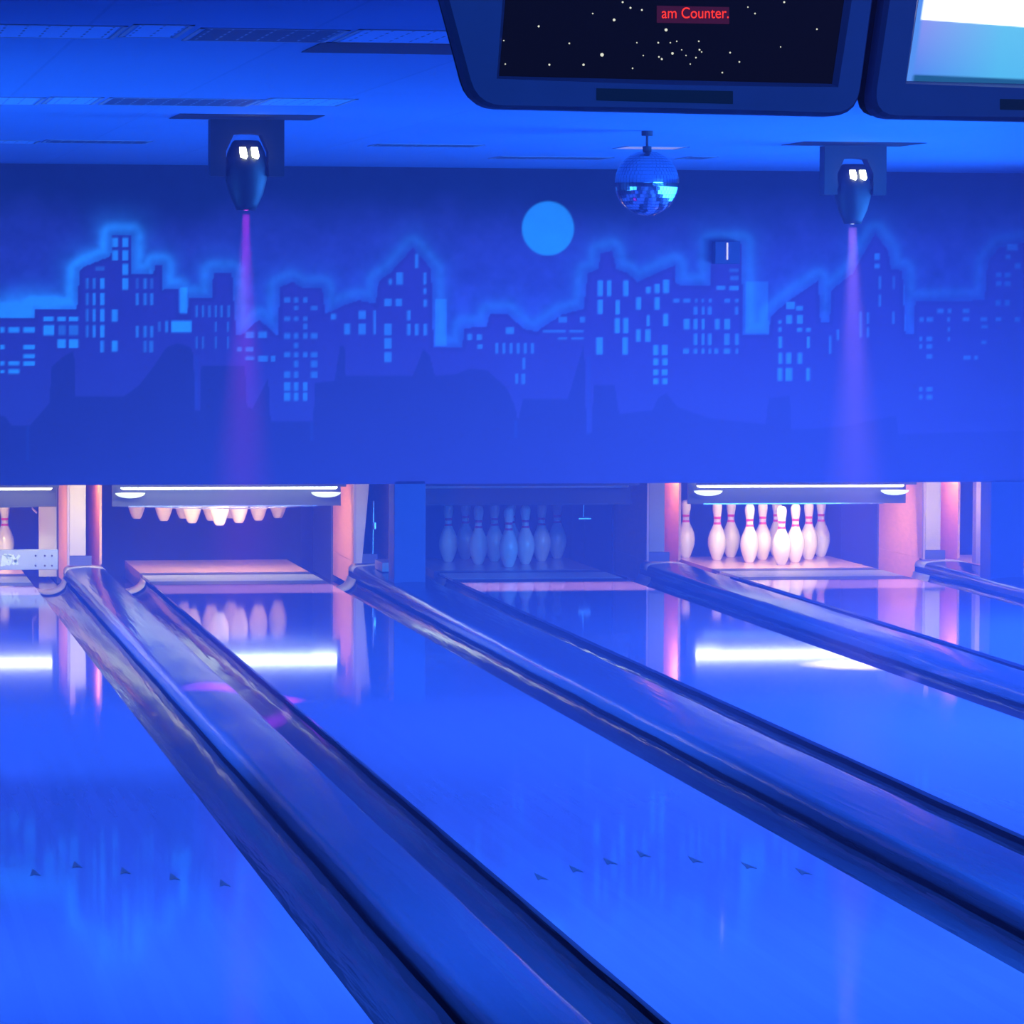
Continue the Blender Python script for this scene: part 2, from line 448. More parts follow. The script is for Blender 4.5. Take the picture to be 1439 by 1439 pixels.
    for r in [(1025, 378, 1038, 382), (1026, 388, 1038, 394)]: w_(*r, .3)
    for r in [(1007, 402, 1019, 407), (1025, 402, 1038, 408)]: w_(*r, .55)
    for a, b in ((946, 955), (960, 970), (977, 980), (986, 989), (996, 1000), (1018, 1026), (1033, 1038)): w_(a, 420, b, 425, .4)
    for a, b in ((975, 980), (986, 990), (995, 1000), (1033, 1037)): w_(a, 431, b, 442, .42)
    for a, b in ((961, 969), (975, 980), (986, 990), (1005, 1011), (1018, 1026)): w_(a, 448, b, 463, .55)
    for a, b in ((975, 980), (986, 990), (995, 1000), (1018, 1025), (1033, 1038)): w_(a, 469, b, 485, .45)
    for a, b in ((960, 968), (975, 980), (986, 990), (996, 999), (1004, 1009), (1017, 1026), (1034, 1037)): w_(a, 490, b, 497, .45)
    for r in [(1105, 424, 1117, 434), (1119, 430, 1128, 436), (1094, 450, 1098, 455), (1105, 443, 1113, 455), (1120, 443, 1128, 455), (1094, 460, 1098, 466), (1120, 461, 1127, 466), (1133, 461, 1139, 466), (1094, 473, 1099, 489), (1134, 473, 1138, 489),
              (1094, 496, 1099, 511), (1105, 496, 1112, 511), (1121, 496, 1127, 511), (1093, 517, 1099, 535), (1104, 517, 1113, 535), (1133, 517, 1138, 535), (1229, 356, 1236, 365), (1229, 371, 1236, 377), (1415, 343, 1430, 352)]: w_(*r, .6)
    for r in [(1235, 388, 1238, 406), (1255, 388, 1257, 406), (1235, 414, 1238, 431), (1218, 439, 1221, 455), (1254, 438, 1257, 455), (1176, 463, 1179, 478), (1165, 472, 1168, 497), (1208, 438, 1211, 474), (1218, 460, 1221, 474), (1413, 358, 1420, 364), (1426, 370, 1434, 377), (1400, 383, 1407, 389), (1412, 383, 1420, 390),
              (1400, 395, 1407, 402), (1412, 395, 1420, 402), (1399, 422, 1406, 429), (1412, 422, 1419, 429), (1317, 434, 1326, 440), (1332, 434, 1337, 440), (1353, 434, 1362, 440), (1292, 446, 1298, 452), (1302, 446, 1311, 452), (1331, 446, 1335, 452), (1353, 446, 1362, 451),
              (1378, 446, 1387, 451), (1399, 446, 1407, 451), (1426, 446, 1433, 452), (1302, 473, 1310, 479), (1292, 473, 1296, 479), (1302, 484, 1310, 490), (1292, 484, 1296, 490), (1302, 498, 1310, 504), (1292, 544, 1296, 550), (1302, 544, 1310, 550),
              (1292, 555, 1296, 561), (1302, 555, 1310, 561), (1354, 500, 1364, 505), (1369, 500, 1374, 505), (1379, 457, 1388, 461), (1379, 479, 1386, 483), (1332, 460, 1335, 466), (1332, 474, 1335, 479)]: w_(*r, .45)
    wc = np.array([.60, 1.0, .90])
    for x0_, y0_, x1_, y1_, s in W:
        cols = np.where(((px > x0_-3) & (px < x1_+3)).any(0))[0]
        if len(cols) == 0: continue
        rr = np.where(((py > y0_-3) & (py < y1_+3)).any(1))[0]
        ix = np.ix_(rr, cols)
        a = px[ix]; b = py[ix]
        m = np.clip(np.minimum(a-x0_+.9, x1_-a+.9)/1.8, 0, 1)*np.clip(np.minimum(b-y0_+.9, y1_-b+.9)/1.8, 0, 1)
        m = np.clip(m*s*.95, 0, 1)[..., None]
        col[ix] = col[ix]*(1-m)+wc*m
    # front silhouettes
    k = np.clip((py-rf)/2.5+.5, 0, 1)
    sil = np.array([.24, .06, .14])*(1+.10*(n1-.5))[..., None]
    mixs = k*np.interp(px, [0, 700, 1000, 1439], [.75, .62, .4, .28])
    col = col*(1-mixs[..., None])+sil*mixs[..., None]
    # paler vertical drips of paint
    for xc, ya, yb in ((39, 600, 648), (276, 500, 575), (438, 592, 620), (725, 590, 615), (827, 500, 610)):
        m = np.exp(-((px-xc)/2.2)**2)*((py > ya) & (py < yb))*.3
        col = col*(1-m[..., None])+np.array([.24, .2, .42])*m[..., None]
    # full moon
    dm = np.hypot((px-770)/36.5, (py-321)/38.0)
    m = np.clip((1-dm)*14+.5, 0, 1)[..., None]
    moon = np.array([.35, .80, .62])*(1+.10*(n2-.5))[..., None]
    col = col*(1-m)+moon*m
    # mesh
    me = bpy.data.meshes.new('wall_back')
    verts = np.stack([XX, np.full_like(XX, YM), ZZ], -1).reshape(-1, 3)
    idx = np.arange(nx*nz).reshape(nz, nx)
    q = np.stack([idx[:-1, :-1], idx[:-1, 1:], idx[1:, 1:], idx[1:, :-1]], -1).reshape(-1, 4)
    nv = len(verts)
    # thickness, side extensions and the underside of the mask
    def addbox(xa, xb, ya, yb, za, zb):
        nonlocal verts, q, nv, colf
        c = np.array([(x, y, z) for x in (xa, xb) for y in (ya, yb) for z in (za, zb)], float)
        f = np.array([(0, 1, 3, 2), (4, 6, 7, 5), (0, 4, 5, 1), (2, 3, 7, 6), (0, 2, 6, 4), (1, 5, 7, 3)])+nv
        verts = np.concatenate([verts, c]); q = np.concatenate([q, f]); nv += 8
        colf = np.concatenate([colf, np.tile([.10, .11, .24, 1], (8, 1))])
    colf = np.concatenate([np.clip(col, 0, 1), np.ones(col.shape[:2]+(1,))], -1).reshape(-1, 4)
    addbox(x0, x1, YM+.001, YM+.04, z0, z1)
    addbox(XL, x0, YM, YM+.04, z0, z1); addbox(x1, XR, YM, YM+.04, z0, z1)
    me.vertices.add(len(verts)); me.vertices.foreach_set('co', verts.astype(np.float32).ravel())
    me.loops.add(q.size); me.loops.foreach_set('vertex_index', q.astype(np.int32).ravel())
    me.polygons.add(len(q)); me.polygons.foreach_set('loop_start', np.arange(0, q.size, 4, dtype=np.int32))
    me.polygons.foreach_set('loop_total', np.full(len(q), 4, dtype=np.int32))
    me.update(calc_edges=True); me.validate()
    ca = me.color_attributes.new('paint', 'FLOAT_COLOR', 'POINT')
    ca.data.foreach_set('color', colf.astype(np.float32).ravel())
    me.materials.append(attr_mat('mural_paint', .75))
    o = bpy.data.objects.new('wall_back', me); link(o); o['kind'] = 'structure'
    return o
build_mural()

# posts that carry the mask wall, one per pair of lanes
def post(n, xa, xb):
    bm = bbox(xa, xb, YM, YM+.22, -.1, ZMB+.02, bev=.004)
    struct('trim_%d' % n, bm, M['post'])
post(1, -1.040, -.855)
post(2, 2.552, 2.76)
post(3, -4.85, -4.66)

# ------------------------------------------------------------------ lanes
LANE_LABEL = {1: 'glossy bowling lane at the left edge of the photo, left of the nearest gutters',
              2: 'glossy bowling lane running under the rack of lifted pins',
              3: 'glossy bowling lane leading to the dim unlit pins in the middle',
              4: 'glossy bowling lane leading to the brightly lit warm white pins',
              5: 'bowling lane at the far right edge beyond the last divider'}
for n in (1, 2, 3, 4, 5):
    c = LC[n]
    t = empty('bowling_lane', (c, YF, 0)); tag(t, LANE_LABEL[n], 'bowling lane', 'bowling lanes')
    bm = bbox(c-LW/2, c+LW/2, YF, -1.33, -.05, 0)
    mesh_obj('lane_bed', bm, M['lane'], t)
    mesh_obj('lane_base', bbox(c-LW/2+.004, c+LW/2-.004, YF, .87, -.34, -.051), M['lane_side'], t)
    mesh_obj('pin_deck', bbox(c-LW/2, c+LW/2, -.30, .87, -.05, 0), M['deck'], t)
    mesh_obj('pale_band', bbox(c-LW/2, c+LW/2, -1.05, -.52, -.05, 0), M['pale'], t)  # flat pale band across the lane
    mesh_obj('deck_dark_band', bbox(c-LW/2, c+LW/2, -1.33, -1.05, -.05, -.001), M['darkstrip'], t)  # dark bands on both sides of the pale one
    mesh_obj('deck_dark_band', bbox(c-LW/2, c+LW/2, -.52, -.30, -.05, -.001), M['darkstrip'], t)
    # aiming arrows
    for k in range(-3, 4):
        ax = c+.135*k; ay = -13.114-.148*abs(k)
        pts = [(0, .075), (.016, -.075), (0, -.045), (-.016, -.075)]
        bm = bmesh.new(); bm.faces.new([bm.verts.new((ax+a, ay+b, .0008)) for a, b in pts][::-1])
        bm.verts.ensure_lookup_table()
        r = bmesh.ops.extrude_face_region(bm, geom=list(bm.faces)); bmesh.ops.translate(bm, vec=(0, 0, .0006), verts=[v for v in r['geom'] if isinstance(v, bmesh.types.BMVert)])
        bmesh.ops.recalc_face_normals(bm, faces=bm.faces)
        mesh_obj('aiming_arrow', bm, M['arrow'] if 'arrow' in M else M.setdefault('arrow', mat('arrow_inlay', (.12, .10, .13), .3)), t)

# ------------------------------------------------------------------ gutters and dividers
GW = .225
YE = -.47       # the pit end of the gutters
def gutter(xa, xb, label):
    """xa: side of the lane, xb: side of the divider"""
    xm = (xa+xb)/2; r = abs(xb-xa)/2; n = 14
    inner = [(xm-r*math.cos(math.pi*i/n), -.034-.068*math.sin(math.pi*i/n)) for i in range(n+1)]
    inner = [(xm-r, -.012)]+inner+[(xm+r, .02 if False else -.012)]
    outer = [(x, z-.008) for x, z in inner][::-1]
    def wob(x, y):
        return .0015*math.sin(y*3.1+x*5)+.001*math.sin(y*7.7+1.3)
    t = empty('gutter', (xm, YF, -.1)); tag(t, label, 'gutter', 'gutters beside the lanes')
    mesh_obj('trough', extrude_profile(inner+outer, YF, YE, 90, wob=wob), M['gutter'], t, smooth=True)
    rim = [(xm-r*1.0*math.cos(math.pi*i/n), -.018-.076*math.sin(math.pi*i/n)) for i in range(n+1)]
    rim2 = [(x, z+.004) for x, z in [(xm-r*.985*math.cos(math.pi*i/n), -.018-.073*math.sin(math.pi*i/n)) for i in range(n+1)]][::-1]
    mesh_obj('end_rim', extrude_profile(rim+rim2, YE-.36, YE+.02, 2), M['rim'], t, smooth=True)
    # flat gutter beside the pin deck
    mesh_obj('flat_gutter', bbox(min(xa, xb), max(xa, xb), YE+.02, .95, -.135, -.105), M['gutter'], t)

def divider(xa, xb, label, y1=YE):
    t = empty('gutter_divider', ((xa+xb)/2, YF, 0)); tag(t, label, 'divider', 'dividers between the gutters')
    h = .055; n = 6; rr = .035
    pts = [(xa, -.06), (xa, h-rr)]
    pts += [(xa+rr-rr*math.cos(a), h-rr+rr*math.sin(a)) for a in [math.pi/2*i/n for i in range(1, n+1)]]
    w = xb-xa
    pts += [(xa+rr+(w-2*rr)*k/6, h+.008*math.sin(math.pi*k/6)) for k in range(1, 6)]
    pts += [(xb-rr+rr*math.sin(a), h-rr+rr*math.cos(a)) for a in [math.pi/2*i/n for i in range(0, n+1)]]
    pts += [(xb, -.06)]
    def wob(x, y): return .0014*math.sin(y*2.3+x*4)+.0009*math.sin(y*6.1)
    mesh_obj('cap', extrude_profile(pts, YF, y1, 90, wob=wob), M['cap'], t, smooth=False)
    for p in t.children[0].data.polygons: p.use_smooth = (abs(p.normal.y) < .5)
    top = [(x, z+.003) for x, z in pts[1:-1]]
    bot = [(x, z-.004) for x, z in pts[1:-1]][::-1]
    mesh_obj('end_band', extrude_profile(top+bot, y1-.22, y1+.012, 2), M['rim'], t, smooth=True)

names = {1: 'left-edge lane', 2: 'lane of the lifted pins', 3: 'lane of the dim pins', 4: 'lane of the lit pins', 5: 'far right lane'}
for a, b in ((1, 2), (2, 3), (3, 4), (4, 5)):
    xl = LC[a]+LW/2; xr = LC[b]-LW/2
    gutter(xl+.004, xl+GW, 'dark shiny gutter on the right side of the %s' % names[a])
    gutter(xr-GW, xr-.004, 'dark shiny gutter on the left side of the %s' % names[b])
    divider(xl+GW+.003, xr-GW-.003, {1: 'broad rounded divider nearest the camera, with magenta light on it', 2: 'broad rounded divider ending at the blue wall post in the middle',
            3: 'rounded divider between the dim pins and the lit pins', 4: 'rounded divider at the right edge under the last wall post'}[a], YE if a != 2 else YE)

# ------------------------------------------------------------------ kickbacks (partitions beside the pin decks)
for a, b in ((1, 2), (2, 3), (3, 4), (4, 5)):
    xl = LC[a]+LW/2; xr = LC[b]-LW/2
    lab = {1: 'between the left-edge lane and the lifted pins', 2: 'between the lifted pins and the middle blue post', 3: 'between the dim pins and the lit pins', 4: 'right of the lit pins'}[a]
    A = xl+.262; B = xr-.262
    t = empty('kickback_partition', (A, -.6, 0)); tag(t, 'wood and beige metal partition '+lab, 'partition', 'partitions beside the pin decks')
    mesh_obj('side_board', bbox(A, A+.03, -.58, .55, .07, .80), M['wood'], t)
    mesh_obj('lower_board', bbox(A, A+.03, -.455, .55, -.08, .069), M['wood'], t)
    mesh_obj('rear_plate', bbox(A-.012, A+.03, .551, 1.5, -.12, .80), M['machine'], t)
    if a == 2:   # the cover narrows towards the bottom
        bm = prism_xz([(A-.006, .07), (A+.032, .07), (A+.088, .70), (A-.006, .70)], -.60, -.583)
    else:
        bm = bbox(A-.004, A+.095, -.60, -.583, .128, .68, bev=.003)
    mesh_obj('front_cover', bm, M['tan'] if a != 3 else M.setdefault('tan_shaded', mat('beige_cover_shaded', (.34, .25, .20), .5)), t)  # shaded copy of the beige where the lane lamp is off
    mesh_obj('edge_strip', bbox(A-.018, A-.005, -.60, -.57, .07, .66), M['pinkwood'], t)
    mesh_obj('foot_plate', bbox(A-.01, A+.13, -.59, -.57, .068, .127), M['post'], t)
    mesh_obj('far_board', bbox(B, B+.015, -.50, 1.5, .07, .80), M['wood'], t)
    mesh_obj('lower_board', bbox(B, B+.015, -.455, 1.5, -.08, .069), M['wood'], t)
    if a in (2, 4):
        pb = empty('post_board', (B, -.94, .066)); tag(pb, {2: 'narrow pinkish upright board with a block, beside the middle blue post', 4: 'narrow pinkish upright board beside the right blue post'}[a], 'board', 'upright boards beside the posts')
        mesh_obj('upright', bbox(B-.02, B+.06, -.98, -.90, .068, .72), M['pinkwood'], pb)
    if a == 2:
        bm = bmesh.new(); tube(bm, (A+.105, -.55, .02), (A+.115, -.52, .45), .006); tube(bm, (A+.115, -.56, .28), (A+.115, -.56, .32), .012)
        mesh_obj('pull_rod', bm, M['chrome'], t)
        mesh_obj('base_block', bbox(A+.06, A+.2, -1.3, -.981, .066, .12), M['deck'], pb)
    if a == 4:
        mesh_obj('hinge', bbox(B+.065, B+.09, -.95, -.93, .42, .43), M['chrome'], pb)
        mesh_obj('hinge', bbox(B+.06, B+.10, -.95, -.93, .12, .127), M['chrome'], pb)
    if a == 1:
        mesh_obj('inner_plate', bbox(A-.125, A-.012, .56, .6, -.08, .66), M['greymetal'], t)
        mesh_obj('latch_bracket', prism_xz([(A-.17, .66), (A-.12, .66), (A-.12, .52), (A-.145, .52), (A-.145, .57), (A-.17, .57)], .50, .54), M['tan'], t)
        bm = bmesh.new(); tube(bm, (A-.165, .5, .52), (A-.17, .5, .36), .004); tube(bm, (A-.17, .5, .36), (A-.14, .5, .33), .006)
        mesh_obj('latch_rod', bm, M['chrome'], t)

# ------------------------------------------------------------------ pinsetters
PS = {1: 'pinsetter at the left edge behind the grey sweep bar', 2: 'pinsetter holding the lifted rack of pins under a long white lamp',
      3: 'unlit dark pinsetter above the dim pins', 4: 'lit pinsetter above the warm white pins'}
def lens_bowl(cx, cy, cz, w, h, d):
    """shallow bowl lamp shade: flat top, rounded underside"""
    bm = bmesh.new(); n = 24; rings = []
    for k in range(7):
        a = math.pi/2*k/6
        rings.append([bm.verts.new((cx+w/2*math.cos(a)*math.cos(2*math.pi*i/n), cy+d/2*math.cos(a)*math.sin(2*math.pi*i/n), cz-h*math.sin(a))) for i in range(n)] if k < 6 else [bm.verts.new((cx, cy, cz-h))])
    for a, b in zip(rings[:-1], rings[1:]):
        for i in range(n):
            j = (i+1) % n
            if len(b) == 1: bm.faces.new((a[i], a[j], b[0]))
            else: bm.faces.new((a[i], a[j], b[j], b[i]))
    bm.faces.new(rings[0])
    bmesh.ops.recalc_face_normals(bm, faces=bm.faces)
    return bm
for n in (1, 2, 3, 4):
    c = LC[n]; t = empty('pinsetter', (c, -.4, .5)); tag(t, PS[n], 'pinsetter', 'pinsetters over the pin decks')
    x0 = c-.70 if n != 1 else c-.66; x1 = c+.72
    x1 = min(x1, c+LW/2+.24); x0 = max(x0, c-LW/2-.22)
    mesh_obj('front_shield', bbox(x0, x1, -.36, -.34, .415, .60), M['machine'], t)
    mesh_obj('shield_lip', bbox(x0+.1, x1-.15, -.372, -.36, .412, .420), M['chrome'] if n in (2, 4) else M['machine'], t)
    mesh_obj('hood', bbox(x0, x1, -.60, -.34, .60, .63), M['machine'], t)
    mesh_obj('hood_lip', bbox(x0, x1, -.612, -.60, .545, .63), M['machine'], t)
    # lamp: housing and glowing tube
    on = n != 3
    mesh_obj('lamp_tube', bbox(x0+.05, x1-.03, -.44, -.375, .522, .566, bev=.012), {1: M['tube'], 2: M['tube_cool'], 3: M['tube_off'], 4: M['tube']}[n], t)
    if n in (2, 4):
        for sx in (x0+.10, x1-.11):
            mesh_obj('lamp_shade', lens_bowl(sx, -.50, .505, .185, .032, .10), M['glowshade'] if 'glowshade' in M else M.setdefault('glowshade', emit('shade_glow', (1, .9, .78), 1.3)), t)
    # pin table with its cups
    zt = .665
    bm = bbox(c-.62, c+.62, -.30, 1.05, zt, zt+.03)
    mesh_obj('pin_table', bm, M['machine'], t)
    mesh_obj('pit_curtain', bbox(c-.70, c+.70, 1.55, 1.60, -.3, .80), M['pit'], t)
    if n == 2:
        bm = bmesh.new(); pts = [(c-.58+.0+1.16*k/20, -.335, .398+.022*((k-10)/10.)**2) for k in range(21)]
        for p, q in zip(pts[:-1], pts[1:]): tube(bm, p, q, .004, 6)
        mesh_obj('bow_wire', bm, M['chrome'], t)
    if n == 3:
        bm = bmesh.new(); tube(bm, (c+.47, .1, .30), (c+.55, .1, .30), .012); tube(bm, (c+.50, .1, .30), (c+.505, .1, .42), .003)
        mesh_obj('latch_rod', bm, M['chrome'], t)

# ------------------------------------------------------------------ bowling pins
IN = .0254
PROF = [(0, 0), (.95, 0), (1.015, .06), (1.20, .35), (1.414, .75), (1.953, 2.25), (2.255, 3.375), (2.383, 4.5), (2.282, 5.875), (1.852, 7.25), (1.236, 8.625), (.983, 9.375), (.900, 10.0), (.935, 10.875), (1.047, 11.75), (1.203, 12.625), (1.273, 13.5), (1.24, 13.95), (1.11, 14.4), (.86, 14.75), (.5, 14.94), (0, 15.0)]
def smooth_prof(p, sub=3):
    p = np.array(p); out = []
    for i in range(len(p)-1):
        p0 = p[max(i-1, 0)]; p1 = p[i]; p2 = p[i+1]; p3 = p[min(i+2, len(p)-1)]
        for k in range(sub):
            t = k/sub
            if i < 2 or i >= len(p)-2: out.append(p1+(p2-p1)*t); continue
            out.append(.5*((2*p1)+(-p0+p2)*t+(2*p0-5*p1+4*p2-p3)*t*t+(-p0+3*p1-3*p2+p3)*t**3))
    out.append(p[-1]); return [(float(max(a, 0)), float(b)) for a, b in out]
PP = smooth_prof(PROF)
def rad(z): return float(np.interp(z, [b for a, b in PP[4:]], [a for a, b in PP[4:]]))
body_me = lathe([(a*IN, b*IN) for a, b in PP], 32, caps=False)
body = bpy.data.meshes.new('pin_body'); body_me.to_mesh(body); body_me.free()
body.materials.append(M['pin'])
for p in body.polygons: p.use_smooth = True
def stripe_mesh(z0, z1):
    zs = np.linspace(z0, z1, 4)
    pr = [((rad(z)+.02)*IN, z*IN) for z in zs]
    bm = lathe([(pr[0][0]-.001, pr[0][1])]+pr+[(pr[-1][0]-.001, pr[-1][1])], 32, caps=True)
    me = bpy.data.meshes.new('neck_stripe'); bm.to_mesh(me); bm.free(); me.materials.append(M['stripe'])
    for p in me.polygons: p.use_smooth = True
    return me
st1, st2 = stripe_mesh(10.6, 11.2), stripe_mesh(9.2, 9.75)
proto = empty('bowling_pin')
for nm, me in (('body', body), ('neck_stripe', st1), ('neck_stripe', st2)):
    o = bpy.data.objects.new(nm, me); link(o, proto)
S = .3048; RR = S*math.sqrt(3)/2
PINXY = {1: (0, 0), 2: (-S/2, RR), 3: (S/2, RR), 4: (-S, 2*RR), 5: (0, 2*RR), 6: (S, 2*RR), 7: (-1.5*S, 3*RR), 8: (-S/2, 3*RR), 9: (S/2, 3*RR), 10: (1.5*S, 3*RR)}
POS = {1: 'front bowling pin', 2: 'left bowling pin in second row', 3: 'right bowling pin in second row', 4: 'leftmost bowling pin in third row', 5: 'middle bowling pin in third row', 6: 'rightmost bowling pin in third row',
       7: 'leftmost bowling pin in back row', 8: 'second from left bowling pin in back row', 9: 'third from left bowling pin in back row', 10: 'rightmost bowling pin in back row'}
RK = {1: ('of rack behind sweep bar', 'pins at the left edge'), 2: ('of bright lifted rack', 'pins lifted by the pinsetter'),
      3: ('of dim middle rack', 'dim pins in the middle opening'), 4: ('of warm lit rack', 'lit pins at the right')}
first = True
for n, skip, z in ((4, (), 0), (3, (7,), 0), (2, (), .275), (1, (), 0)):
    for k in range(1, 11):
        if k in skip: continue
        if first: o = proto; first = False
        else:
            o = proto.copy(); link(o)
            for ch in list(proto.children):
                c2 = ch.copy(); link(c2); c2.parent = o
        dx = rng.uniform(-.004, .004)
        o.location = (LC[n]+PINXY[k][0]+dx, PINXY[k][1], z)
        o['label'] = 'white '+POS[k]+' '+RK[n][0]
        o['category'] = 'bowling pin'; o['group'] = RK[n][1]

# ------------------------------------------------------------------ sweep bar with a maker's mark at the far left
t = empty('sweep_bar', (LC[1]+.3, -.72, .05)); tag(t, 'grey metal sweep bar with pale yellow lettering in front of the left-edge pin', 'sweep bar')
a = atY(-60, 773, -.72); b = atY(81.5, 800.5, -.72)
xe = b.x
mesh_obj('bar', bbox(LC[1]-LW/2-.1, xe, -.72, -.69, b.z, a.z, bev=.004), M['tan2'] if 'tan2' in M else M.setdefault('tan2', mat('sweep_grey', (.52, .50, .46), .4)), t)
mesh_obj('end_foot', bbox(LC[1]-LW/2-.1, LC[1]-LW/2-.02, -.72, -.69, 0, b.z), M['tan2'], t)
for rr in ((50, 781), (63, 781), (73, 781), (50, 795), (63, 795), (73, 795)):
    p = atY(rr[0], rr[1], -.722); bm = bmesh.new()
    bmesh.ops.create_cone(bm, cap_ends=True, segments=8, radius1=.006, radius2=.006, depth=.006, matrix=Matrix.Translation((p.x, -.722, p.z)) @ Matrix.Rotation(math.pi/2, 4, 'X'))
    mesh_obj('bolt', bm, M['machine'], t)
def strokes(bm, segs, y, w):
    for (x0, y0, x1, y1) in segs:
        p = atY(x0, y0, y); q = atY(x1, y1, y); d = (q-p).normalized(); nrm = Vector((-d.z, 0, d.x))*w/2
        vs = [bm.verts.new(v) for v in (p-nrm, q-nrm, q+nrm, p+nrm)]
        vb = [bm.verts.new(v.co+Vector((0, .004, 0))) for v in vs]
        bm.faces.new(vs); bm.faces.new(vb[::-1])
        for i in range(4): bm.faces.new((vs[i], vb[i], vb[(i+1) % 4], vs[(i+1) % 4]))
bm = bmesh.new()
strokes(bm, [(2.5, 796, 5, 780), (5, 780, 10, 780), (9, 780, 7.5, 787), (4, 787, 8, 787), (6, 787, 6, 795), (9, 793, 11.5, 780), (11.5, 780, 16, 781), (16, 781, 14, 793), (9, 792, 14, 793), (10, 786, 15, 786),
             (17, 780, 25, 793.5), (27.5, 780, 18, 793.5)], -.724, .016)
bmesh.ops.recalc_face_normals(bm, faces=bm.faces)
mesh_obj('lettering', bm, M['yellow'], t)

# ------------------------------------------------------------------ ceiling fixtures
def scanner(cxp, top, wp, label, beamcol, plate):
    """moving-head effect light under a square black plate. cxp: image column, top: image row of the plate"""
    p = atZ(cxp, top+3, ZC)
    t = empty('moving_light', (p.x, p.y, ZC)); tag(t, label, 'stage light', 'moving lights under the ceiling')
    x, y = p.x, p.y
    mesh_obj('ceiling_plate', bbox(x-.295, x+.295, y-.24, y+.24, ZC-.003, ZC-.001), M['plateblk'], t)
    w = .152
    # base box with the arch cut out: yoke
    n = 8; zt = ZC-.013; zb = ZC-.245
    arch = [(x-.088, zb)]+[(x-.088, zt-.13), (x-.056, zt-.062), (x-.02, zt-.058), (x+.02, zt-.058), (x+.056, zt-.062), (x+.088, zt-.13)]+[(x+.088, zb)]
    outer = [(x+w, zb), (x+w, zt), (x-w, zt), (x-w, zb)]
    bm = prism_xz(arch+outer, y-.05, y+.05)
    bmesh.ops.triangulate(bm, faces=[f for f in bm.faces if len(f.verts) > 4])
    mesh_obj('yoke', bm, M['black'], t)
    for sx in (-1, 1):
        bm = bmesh.new(); tube(bm, (x+sx*.075, y, ZC-.20), (x+sx*(w-.002), y, ZC-.20), .035, 20)
        mesh_obj('pivot', bm, M['black'], t)
    # head: barrel shape pointing down
    prof = [(.0, .0), (.050, .0), (.058, -.008), (.076, -.045), (.085, -.08), (.088, -.12), (.085, -.16), (.070, -.22), (.050, -.262), (.040, -.285), (.034, -.285), (.0, -.270)]
    bm = lathe(prof, 28, x, y, ZC-.098, caps=False)
    mesh_obj('head', bm, M['black'], t, smooth=True)
    for sx in (-.022, .026):
        bm = prism_xz([(x+sx-.014, ZC-.128), (x+sx+.010, ZC-.128), (x+sx+.018, ZC-.165), (x+sx+.012, ZC-.176), (x+sx-.010, ZC-.168)], y-.097, y-.07)
        mesh_obj('lit_vent', bm, M['lens'], t)
    lens = lathe([(0, 0), (.032, 0), (.030, -.006), (0, -.010)], 20, x, y, ZC-.374, caps=False)
    mesh_obj('front_lens', lens, emit('lens_'+label[:5].replace(' ', ''), beamcol, 3), t, smooth=True)
    return Vector((x, y, ZC-.40))
s1 = scanner(346, 161, 103, 'black moving head light with magenta beam under the ceiling, left', (.8, .05, .9), True)
s2 = scanner(1199, 199, 90, 'hazy moving head light with pale beam at the right, near the back wall', (.8, .75, 1), True)
p = atZ(600, 68, ZC)
pl = mesh_obj('ceiling_panel', bbox(p.x-.34, p.x+.40, p.y-.25, p.y+.25, ZC-.003, ZC-.001), M['plateblk'])
tag(pl, 'flat black panel on the ceiling beside the dark monitor', 'panel')

# mirror ball
p = atY(909, 257.5, -7.8); R = 45.5/FPX*(p-CAM).dot(Fv)
t = empty('mirror_ball', (p.x, p.y, p.z)); tag(t, 'mirrored disco ball hanging from the ceiling right of the painted moon', 'disco ball')
bm = bmesh.new(); rows = 26
for i in range(rows):
    th0 = math.pi*(i+.06)/rows; th1 = math.pi*(i+.94)/rows; thm = (th0+th1)/2
    nn = max(6, int(2*rows*math.sin(thm)))
    for j in range(nn):
        a0 = 2*math.pi*(j+.05)/nn; a1 = 2*math.pi*(j+.95)/nn
        nor = Vector((math.sin(thm)*math.cos((a0+a1)/2), math.sin(thm)*math.sin((a0+a1)/2), math.cos(thm)))
        vs = []
        for th, a in ((th0, a0), (th1, a0), (th1, a1), (th0, a1)):
            vs.append(bm.verts.new(p+Vector((math.sin(th)*math.cos(a), math.sin(th)*math.sin(a), math.cos(th)))*R))
        bm.faces.new(vs)
tiles = mesh_obj('mirror_tiles', bm, M['mirror'], t); tiles['kind'] = 'stuff'
bm = bmesh.new(); bmesh.ops.create_uvsphere(bm, u_segments=40, v_segments=26, radius=R*.99, matrix=Matrix.Translation(p))
mesh_obj('ball_core', bm, M['mirror'], t, smooth=True)
zt = ZC
bm = bmesh.new(); tube(bm, (p.x, p.y, p.z+R-.01), (p.x, p.y, zt-.02), .006)
mesh_obj('hanger_rod', bm, M['machine'], t)
bm = bmesh.new(); tube(bm, (p.x, p.y, zt-.022), (p.x, p.y, zt), .026, 16); mesh_obj('motor_mount', bm, M['machine'], t)
bm = bmesh.new(); tube(bm, (p.x, p.y, p.z+R-.008), (p.x, p.y, p.z+R+.02), .02, 16); mesh_obj('ball_cap', bm, M['machine'], t)

